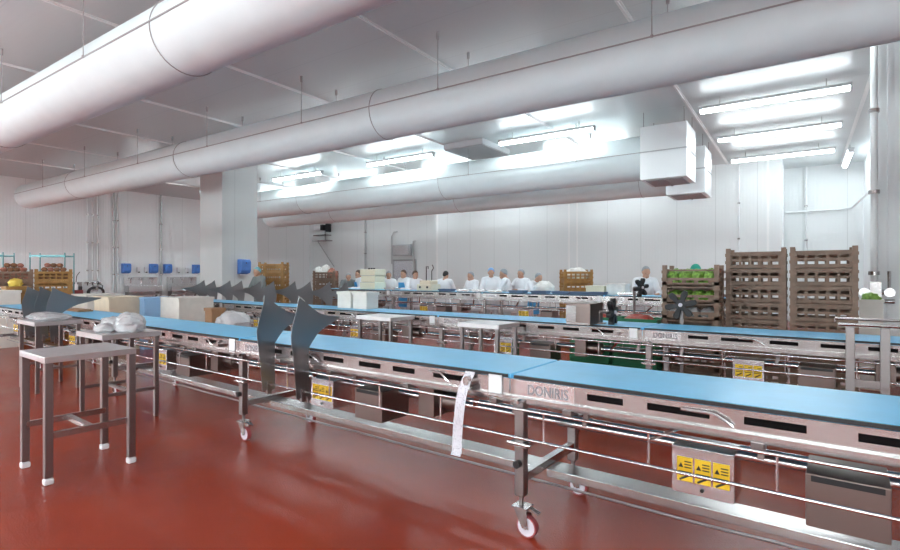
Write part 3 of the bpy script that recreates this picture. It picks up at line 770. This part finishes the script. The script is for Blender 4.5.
lump('white_sack','white sacks heap lying behind the leaning worker','sack', W(-5.25,10.4,1.10), (.24,.2,.17), M['white_bag'], 130)
for i,(dx,dy,r,l) in enumerate(((-.18,0,(.20,.2,.16),'left white sack on the taupe stack near the back corner'),(.17,.02,(.2,.2,.13),'right white sack on the taupe stack near the back corner'),(.0,-.02,(.16,.16,.20),'tallest white sack on the taupe stack near the back corner'))):
    lump('white_sack', l, 'sack', pnt(-13.25,10.9,dx,dy,6*CH+.015), (r[0],r[1],r[2]+.08), M['white_bag'] if i!=1 else M['onion'], 140+i, 'sacks on the taupe stack')
lump('white_sack','long white sack on top of the tan stack behind the workers','sack', pnt(-5.25,12.1,0,0,6*CH+.015), (.30,.2,.19), M['white_bag'], 150)

# ------------------------------------------------------------------ people
def remesh(b, voxel, name, mats):
    me = b.mesh(name, mats); o = bpy.data.objects.new('tmp', me); COL.objects.link(o)
    r = o.modifiers.new('r','REMESH'); r.mode = 'VOXEL'; r.voxel_size = voxel; r.use_smooth_shade = True
    s = o.modifiers.new('s','SMOOTH'); s.factor = .5; s.iterations = 2
    dg = bpy.context.evaluated_depsgraph_get(); out = bpy.data.meshes.new_from_object(o.evaluated_get(dg))
    bpy.data.objects.remove(o); out.name = name
    out.polygons.foreach_set('use_smooth',[True]*len(out.polygons)); return out
def limb(b, pts, rs):
    for i in range(len(pts)-1): b.cyl(pts[i],pts[i+1],rs[i],12,rs[i+1])
    for p,r in zip(pts,rs): b.ball(p,r,12,8)
def person_meshes(lean, arms, look):
    """figure 1.72 m tall facing +y; lean = forward tilt of trunk (rad); arms = list of two wrist targets"""
    def T(p):   # tilt about the hips
        y,z = p[1], p[2]-.95
        return Vector((p[0], y*math.cos(lean)+z*math.sin(lean), .95-y*math.sin(lean)+z*math.cos(lean)))
    body = MB(); coat = MB(); tro = MB(); boot = MB()
    sp = [T((0,0,.95)),T((0,.0,1.12)),T((0,.01,1.30)),T((0,0,1.42)),T((0,.0,1.50)),T((0,.015,1.57))]
    limb(body, sp, [.125,.115,.13,.10,.055,.055])
    hd = T((0,.03+.04*look,1.61-.01*look))
    body.ball(hd,(.074,.092,.112),16,12)
    up = (T((0,0,1.6))-T((0,0,1.5))).normalized(); fw = (Matrix.Rotation(-look,3,'X') @ Vector((0,1,0)))
    body.ball(hd+fw*.092-Vector((0,0,.008)),(.013,.018,.022),8,6)            # nose
    body.ball(hd+fw*.055-Vector((0,0,.075)),(.045,.042,.035),10,6)           # chin
    for s in (-1,1):
        body.ball(hd+Vector((s*.075,-.005,-.005)),(.012,.022,.032),8,6)      # ears
        sh = T((s*.185,0,1.41)); wr = Vector(arms[0 if s<0 else 1]); 
        mid = (sh+wr)/2; d = wr-sh; l = d.length; up_l = .29
        off = math.sqrt(max(.0004, up_l**2-(l/2)**2)) if l/2 < up_l else .02
        el = mid + Vector((s*.5,-.3,-.8)).normalized()*off
        limb(body,[sh,el,wr],[.052,.042,.028])
        limb(coat,[T((s*.09,0,1.42)),sh,el,el.lerp(wr,.86)],[.085,.078,.062,.048])
        f = (wr-el).normalized(); side = f.cross(Vector((0,0,1))).normalized()
        pc = wr+f*.05; body.ball(pc,(.042,.05,.02),10,6); body.cyl(wr,pc,.025,8)
        dn = Vector((0,0,-1))
        for q,ln in zip((-1.5,-.5,.5,1.5),(.070,.080,.074,.058)):
            b0 = pc+side*q*.020+f*.035; b1 = b0+f*ln*.5+dn*.012; b2 = b1+f*ln*.35+dn*.03
            limb(body,[b0,b1,b2],[.010,.0095,.008])
        tb = wr+f*.03-side*s*.03; limb(body,[tb,tb-side*s*.03+f*.025,tb-side*s*.035+f*.055+dn*.01],[.012,.010,.008])
        hip=(s*.095,0,.90); kn=(s*.105,.02,.50); an=(s*.105,-.01,.10)
        limb(body,[hip,kn,an],[.082,.056,.040]); limb(tro,[hip,kn,(s*.105,-.005,.16)],[.105,.082,.070])
        limb(boot,[(s*.105,-.01,.26),(s*.105,-.01,.07)],[.064,.058]); limb(boot,[(s*.105,-.02,.055),(s*.11,.14,.045)],[.055,.045])
        limb(body,[(s*.105,-.02,.05),(s*.11,.12,.04)],[.045,.03])
    # coat trunk: ellipses stacked from neck to knee
    prof = [(1.485,.085,.075),(1.455,.13,.095),(1.40,.19,.12),(1.30,.205,.145),(1.15,.195,.15),(1.0,.20,.155),(.85,.215,.165),(.65,.225,.175),(.62,.225,.175)]
    n=24; vs=[]; fs=[]
    for z,a,b_ in prof:
        for j in range(n):
            t_=2*PI*j/n; p=(a*math.cos(t_), b_*math.sin(t_)+.005, z)
            vs.append(T(p) if z>.95 else Vector(p))
    for i in range(len(prof)-1):
        for j in range(n): fs.append((i*n+(j+1)%n,i*n+j,(i+1)*n+j,(i+1)*n+(j+1)%n))
    fs.append(tuple(range(n))); fs.append(tuple(reversed(range((len(prof)-1)*n,len(prof)*n))))
    coat.add(vs,fs)
    # face details
    face = MB()
    for s in (-1,1): face.ball(hd+fw*.083+Vector((s*.030,0,.012)),(.011,.008,.006),8,5)
    face.ball(hd+fw*.090+Vector((0,0,-.050)),(.022,.006,.005),8,5)
    net = MB()
    net.ball(hd+Vector((0,-.016,.022)),(.088,.104,.110),18,12)
    net.v = [v if (v[2]-hd.z) > .022+.62*(v[1]-hd.y) else (hd.x+(v[0]-hd.x)*.75, hd.y+(v[1]-hd.y)*.6, hd.z+.02) for v in net.v]
    ap = MB()
    vs=[]; fs=[]; cols_=9; prof2=[(1.36,.11),(1.22,.13),(1.10,.19),(.95,.20),(.75,.21),(.60,.21)]
    for z,hw in prof2:
        for j in range(cols_):
            q=-1+2*j/(cols_-1); x=hw*q; y=.185*math.sqrt(max(.05,1-(x/.25)**2))+.004
            vs.append(T((x,y,z)) if z>.95 else Vector((x,y,z)))
    m_=len(prof2)
    vs += [Vector((v.x,v.y+.005,v.z)) for v in vs]
    for i in range(m_-1):
        for j in range(cols_-1):
            a=i*cols_+j; fs.append((a,a+1,a+cols_+1,a+cols_)); k=a+m_*cols_; fs.append((k,k+cols_,k+cols_+1,k+1))
    ap.add(vs,fs)
    return dict(body=remesh(body,.0085,'person',M['skin']), coat=remesh(coat,.016,'coat',M['coat']), trousers=remesh(tro,.02,'trousers',M['trousers']),
                boots=remesh(boot,.016,'boots',M['boots']), hairnet=net.mesh('hairnet',M['net']), face=face.mesh('eyes',M['ink']), apron=ap.mesh('apron',M['apron']))
POSE = {'work':person_meshes(.12,[(-.14,.42,1.14),(.16,.40,1.12)],.45),
        'lean':person_meshes(.42,[(-.18,.62,1.12),(.20,.66,1.16)],.5),
        'reach':person_meshes(.10,[(-.10,.36,1.18),(.34,.44,1.16)],.15)}
def person(label, pose, x, y, rz, top, net='net', apron=False, coat=None, shape='hairnet'):
    P = POSE[pose]; sc = top
    o = bpy.data.objects.new('person', P['body']); COL.objects.link(o)
    o.location = W(x,y); o.rotation_euler = (0,0,SK+rz)
    h = max(v.co.z for v in P['hairnet'].vertices); o.scale = (top/h,)*3
    tag(o, label, 'person', 'workers in the room')
    for k in ('coat','trousers','boots','hairnet','face') + (('apron',) if apron else ()):
        nm = {'hairnet':'hairnet','face':'eyes'}.get(k,k)
        me = P[k]
        if k == 'hairnet' or (k == 'coat' and coat):
            me = me.copy(); me.materials.clear(); me.materials.append(M[net] if k == 'hairnet' else M[coat])
            if k == 'hairnet' and shape != 'hairnet': nm = 'hair'
        c = bpy.data.objects.new(nm, me); COL.objects.link(c); c.parent = o
        if k in ('hairnet','face'):
            me.polygons.foreach_set('use_smooth',[True]*len(me.polygons))
    return o
YP = 11.15
person('person in teal hairnet half hidden behind the fins by the column','work',-12.6,8.15,PI,1.72,'net_teal',coat='coat_grey')
person('person in grey coat and hairnet bending at the left end of the back belt','lean',-12.4,11.1,-2.3,1.56,'net',coat='coat_grey')
person('person in white coat with brown hair and blue apron left of the cream machine','work',-11.85,YP,PI-.4,1.66,'hair_brown',True,shape='hair')
person('person in white coat with grey hairnet right of the cream machine','reach',-10.72,YP,PI+.9,1.62,'net')
person('person in white coat with brown hair and bright blue apron facing the back belt','work',-10.2,YP+.2,PI,1.66,'hair_brown',True,shape='hair')
person('person in white coat leaning left of the tan weighing machine','reach',-9.72,YP,PI+1.2,1.63,'hair_brown',shape='hair')
person('person in white coat with black hair standing with back to the viewer','work',-8.64,YP,.15,1.62,'hair_black',shape='hair')
person('person in white coat with grey hairnet, leftmost of the close huddle','work',-7.65,YP,PI-.3,1.60,'net')
person('person in white coat with bright blue hairnet in the huddle','work',-7.18,YP+.1,PI+.5,1.69,'net_blue')
person('person in white coat with broad back in the middle of the huddle','work',-6.63,YP,PI-1.2,1.66,'net')
person('person in white coat with grey hairnet beside the leaning worker','reach',-6.45,YP+.45,PI-.2,1.66,'net')
person('person in white coat and blue apron leaning right, last of the huddle','lean',-6.0,YP,-1.9,1.56,'net',True)
person('person in white coat alone at the right before the back wall','work',-3.32,YP,PI+.6,1.69,'net')
person('person in green hairnet behind the lettuce crates','work',-1.95,9.35,.2,1.69,'net_green')

# ------------------------------------------------------------------ left wall fittings
def on_left(name, label, cat, y, z, group=None): return thing(name, label, cat, (XL,y,z), -PI/2+PI, group)   # local -y faces the room
def dispenser(label, loc, rz, s=1.0):
    t = thing('towel_dispenser', label, 'towel dispenser', loc, rz, 'blue paper towel dispensers')
    w,h,d = .155*s,.42*s,.22
    MB().prism([(0,0),(-d*.8,.04),(-d,.12),(-d,h-.08),(-d*.8,h),(0,h)],'x',-w,w).build('housing', M['blue'], t, bevel=.02)
    MB().box(-w*.7,w*.7,-d*.75,-d*.35,-.03,.0).build('paper_towel', M['paper'], t)
    MB().cyl((0,-d-.004,h*.75),(0,-d+.01,h*.75),.02,10).build('lock', M['ink'], t)
    return t
RL = PI/2          # rotates local -y to +x
for y,n in ((10.25,'leftmost'),(11.35,'second from the left'),(11.95,'third from the left'),(13.25,'rightmost')):
    dispenser('blue towel dispenser on the left wall above the sinks, %s of four' % n, (XL,y,1.56), RL)
dispenser('large blue towel dispenser on the square column', (-14.03,9.45,1.52), RL, 1.08)
for i,(y,l) in enumerate(((10.75,'white soap dispenser between the two left towel dispensers'),(11.05,'small white sanitiser bottle holder over the left sink'),(12.45,'white soap dispenser between the two right towel dispensers'),(12.85,'small white sanitiser bottle holder over the right sink'))):
    t = thing('soap_dispenser', l, 'soap dispenser', (XL,y,1.6), RL, 'soap dispensers on the left wall')
    MB().box(-.06,.06,-.1,0,0,.24).build('housing', M['white_plastic'], t, bevel=.015)
    MB().box(-.03,.03,-.13,-.1,-.01,.04).build('push_lever', M['ink'], t)
def sink(label, y):
    t = thing('wash_trough', label, 'sink', (XL+.055,y,0), RL, 'hand wash troughs')
    MB().box(-.68,.68,-.03,0,1.05,1.42).build('splashback', M['steel_bright'], t)
    b = MB().box(-.68,.68,-.45,-.43,.80,1.05).box(-.68,.68,-.05,-.03,.80,1.05).box(-.68,-.66,-.43,-.05,.80,1.05).box(.66,.68,-.43,-.05,.80,1.05).box(-.66,.66,-.43,-.05,.80,.82)
    b.build('basin', M['steel_bright'], t, bevel=.005)
    for q in (-.42,0,.42):
        MB().tube([(q,-.05,1.12),(q,-.05,1.30),(q,-.10,1.38),(q,-.18,1.38),(q,-.22,1.30)],.016,8).build('tap', M['steel_bright'], t, smooth=50)
        MB().cyl((q,-.24,.80),(q,-.24,.62),.05,10).cyl((q,-.24,.62),(q,-.05,.55),.03,8).build('drain_trap', M['white_plastic'], t, smooth=50)
    for q in (-.6,.6):
        MB().prism([(0,.80),(-.40,.80),(0,.50)],'x',q-.015,q+.015).box(q-.02,q+.02,-.04,0,0,.8).build('bracket', M['steel_dull'], t)
    MB().box(-.66,.66,-.44,-.40,.66,.74).build('knee_panel', M['steel_dull'], t)
sink('left stainless hand wash trough on the left wall', 10.85)
sink('right stainless hand wash trough on the left wall', 12.60)
# hose coil
t = thing('hose_reel','black coiled hose hanging on the left wall','hose', (XL,9.15,.82), RL)
hb = MB()
for k in range(4):
    R_=.27-.018*k; hb.tube([(R_*math.cos(2*PI*i/28)*1.1,-.06-.03*(k%2),R_*.78*math.sin(2*PI*i/28)) for i in range(28)],.024,8,closed=True)
hb.build('hose_coil', M['hose'], t, smooth=60)
MB().cyl((0,0,.16),(0,-.16,.16),.05,12).box(-.1,.1,-.01,0,.05,.28).build('wall_bracket', M['steel'], t)
hb = MB().tube([(.2,-.07,.05),(.24,-.08,.25),(.10,-.07,.34),(.05,-.05,.50)],.02,8); hb.build('hose_tail', M['hose'], t, smooth=60)
# foam sprayer unit
t = thing('wall_sprayer','dark red and white cleaning sprayer left of the hose','sprayer', (XL,8.5,.62), RL)
MB().box(-.16,.16,-.22,-.02,.05,.30).build('pump_body', M['red_dark'], t, bevel=.02)
MB().cyl((-.06,-.14,.30),(-.06,-.14,.52),.07,14).cyl((-.06,-.14,.52),(-.06,-.14,.60),.03,10).build('bottle', M['white_plastic'], t, smooth=40)
MB().cyl((.10,-.13,.30),(.10,-.13,.44),.05,12).build('motor', M['black'], t)
MB().box(-.18,.18,-.02,0,0,.6).build('back_plate', M['steel'], t)
MB().tube([(-.06,-.14,.6),(-.02,-.1,.85),(.1,-.05,1.0)],.012,6).build('supply_tube', M['ink'], t)
# pipes
def pipe(label, x, y, z0, z1, r, m, rings=True, dx=.06):
    t = thing('wall_pipe', label, 'pipe', (x,y,0), 0, 'pipes on the walls')
    MB().cyl((0,0,z0),(0,0,z1),r,12).build('pipe_run', m, t, smooth=40)
    z = z0+.4
    while z < z1-.2:
        MB().cyl((0,0,z),(0,0,z+.05),r*1.5,12).build('pipe_clip', M['steel'], t, smooth=40); z += 1.1
    return t
for y,l in ((8.86,'left one of three slim white pipes above the hose'),(9.04,'middle one of three slim white pipes above the hose'),(9.22,'right one of three slim white pipes above the hose')):
    pipe(l, XL+.06, y, 1.25, CZ, .025, M['pipe_white'])
pipe('pale grey pipe on the left wall just left of the sinks', XL+.07, 9.80, .0, CZ, .035, M['pipe_grey'])
pipe('very slim pipe hugging the grey pipe left of the sinks', XL+.07, 9.95, .0, CZ, .022, M['pipe_white'])
pipe('grey pipe on the left wall between the two sinks', XL+.07, 11.68, .0, CZ, .04, M['pipe_grey'])
t = thing('valve_cluster','cluster of small taps and valves under the slim white pipes','valve', (XL,9.04,1.15), RL)
MB().box(-.28,.28,-.05,0,.06,.09).cyl((-.3,-.06,.05),(.3,-.06,.05),.025,8).build('manifold', M['steel_bright'], t)
for q in (-.18,0,.18):
    MB().cyl((q,-.06,.05),(q,-.06,-.06),.02,8).box(q-.05,q+.05,-.10,-.085,.04,.06).cyl((q,-.06,.05),(q,-.1,.05),.012,8).build('valve', M['ink'], t)
# pipes on the back and right
pipe('slim white pipe on the back wall above the left tall crate stack', -1.64, YB-.05, 0, 4.9, .025, M['pipe_white'])
pipe('slim pipe in the recess at the right rear', .09, 20.33, 0, CZ, .03, M['pipe_white'])
pipe('grey pipe standing on the far left back wall', -18.9, 19.93, 0, 4.8, .05, M['pipe_grey'])
t = thing('wall_pipe','horizontal white pipe running along the recess to the pier','pipe',(0,0,3.55),0,'pipes on the walls')
MB().tube([(-.45,20.3,0),(1.0,20.3,0),(1.25,20.1,.02),(1.45,14.5,.02),(1.45,10.0,.05)],.028,10).build('pipe_run', M['pipe_white'], t, smooth=50)
pipe('thick pale pipe with valves on the right pier', .80, 9.05, .0, CZ, .042, M['pipe_white'])
t = thing('valve_station','steel valves and gauges low on the right pier pipe','valve',(.80,9.0,1.05))
MB().cyl((-.16,-.06,.22),(.2,-.06,.22),.035,10).cyl((-.10,-.06,.10),(.2,-.06,.10),.03,10).box(-.06,.06,-.14,.0,.0,.36).build('manifold', M['steel'], t, smooth=40)
for q,z in ((-.12,.22),(.14,.22),(-.08,.10)):
    MB().cyl((q,-.06,z),(q,-.16,z),.02,8).cyl((q,-.16,z),(q,-.175,z),.06,12).build('handwheel', M['steel_bright'], t, smooth=40)
MB().cyl((.15,-.02,.22),(.15,-.02,.5),.02,8).build('riser', M['steel'], t)
tub('food_box','pale box with green contents right of the tall crate stacks','box',0.30,8.78,.0,.24,.2,1.18,M['crate_white'])
lump('salad_heap','green leaves in the pale box by the right pier','produce', W(.30,8.78,1.12), (.10,.08,.09), M['leaf'], 170)['kind'] = 'stuff'
# fly killer / camera bracket up on the far wall
t = thing('wall_camera','small black and white camera cluster on a bracket high on the far left wall','camera', (-21.9,19.95,3.35))
MB().box(-.55,.55,-.5,-.02,.0,.06).box(-.5,.5,-.45,-.05,.30,.36).build('shelf', M['steel'], t)
MB().box(-.55,.0,-.4,-.1,.62,.86).build('white_unit', M['white_plastic'], t, bevel=.03)
MB().box(.05,.25,-.45,-.1,.6,.9).box(.40,.55,-.4,-.1,.5,.95).box(-.45,.5,-.52,-.46,.31,.35).build('black_unit', M['black'], t, bevel=.02)
MB().bar((-.4,-.2,0),(.7,-.03,-1.4),.04,.04).bar((0,-.03,0),(0,-.03,.9),.05,.05).build('strut', M['seam'], t)
# door leaf and notice board on the far left wall
t = thing('door_1','', ''); 
del t['label']; del t['category']; t['kind'] = 'structure'; t.location = (-16.3,19.97,0)
MB().box(-.65,.65,-.04,0,0,2.2).build('door_leaf', M['steel_bright'], t, bevel=.01)
MB().box(-.72,-.65,-.06,.02,0,2.27).box(.65,.72,-.06,.02,0,2.27).box(-.65,.65,-.06,.02,2.2,2.27).build('door_frame', M['seam'], t)
MB().box(.5,.56,-.09,-.04,.95,1.15).build('door_handle', M['steel'], t)
t = thing('wall_cabinet','pale grey wall cabinet with piping on the far left wall','cabinet', (-16.3,19.95,2.45))
MB().box(-.6,.5,-.2,0,0,.55).build('cabinet_body', M['lamp_body'], t, bevel=.01)
MB().box(-.55,.45,-.215,-.2,.05,.5).build('cabinet_door', M['steel_bright'], t)
MB().tube([(-.75,-.06,-.4),(-.75,-.06,1.0),(-.6,-.06,1.2),(-.4,-.06,1.2)],.03,8).tube([(.62,-.06,-.6),(.62,-.06,.7),(.75,-.06,.7)],.03,8).build('conduit', M['pipe_grey'], t)
# wire racks at the left edge
for i,(x,y,l) in enumerate(((-16.6,3.35,'teal wire rack at the left picture edge behind the root crates'),(-15.75,4.35,'teal wire rack behind the tan stack by the left wall'))):
    t = thing('wire_rack', l, 'rack', W(x,y), CAMYAW+.1, 'wire racks by the left wall')
    for k,z in enumerate((.3,1.1,1.97)):
        s = MB().bar((-.4,-.18,z),(.4,-.18,z),.025,.04).bar((-.4,.18,z),(.4,.18,z),.025,.04)
        for q in range(9): s.bar((-.4+q*.1,-.18,z),(-.4+q*.1,.18,z),.008,.008)
        s.build('shelf', M['teal_wire'], t)
    for a in (-.4,.4):
        for b_ in (-.18,.18): MB().cyl((a,b_,0),(a,b_,2.05),.014,8).build('post', M['teal_wire'], t)

# ------------------------------------------------------------------ world, camera, view
w = bpy.data.worlds.new('w'); scene.world = w; w.use_nodes = True
w.node_tree.nodes['Background'].inputs['Color'].default_value = (.9,.95,1,1)
w.node_tree.nodes['Background'].inputs['Strength'].default_value = .3
cam = bpy.data.cameras.new('camera'); co = bpy.data.objects.new('camera', cam); COL.objects.link(co)
co.location = (0,0,1.5); co.rotation_euler = (PI/2,0,CAMYAW)
cam.sensor_fit = 'HORIZONTAL'; cam.sensor_width = 36; cam.lens = 36*519/900; cam.clip_start = .05
scene.camera = co
scene.view_settings.view_transform = 'Standard'; scene.view_settings.look = 'None'
scene.view_settings.exposure = 0.95; scene.view_settings.gamma = 1.0
scene.cycles.use_denoising = True
scene.cycles.max_bounces = 8; scene.cycles.diffuse_bounces = 5; scene.cycles.glossy_bounces = 4
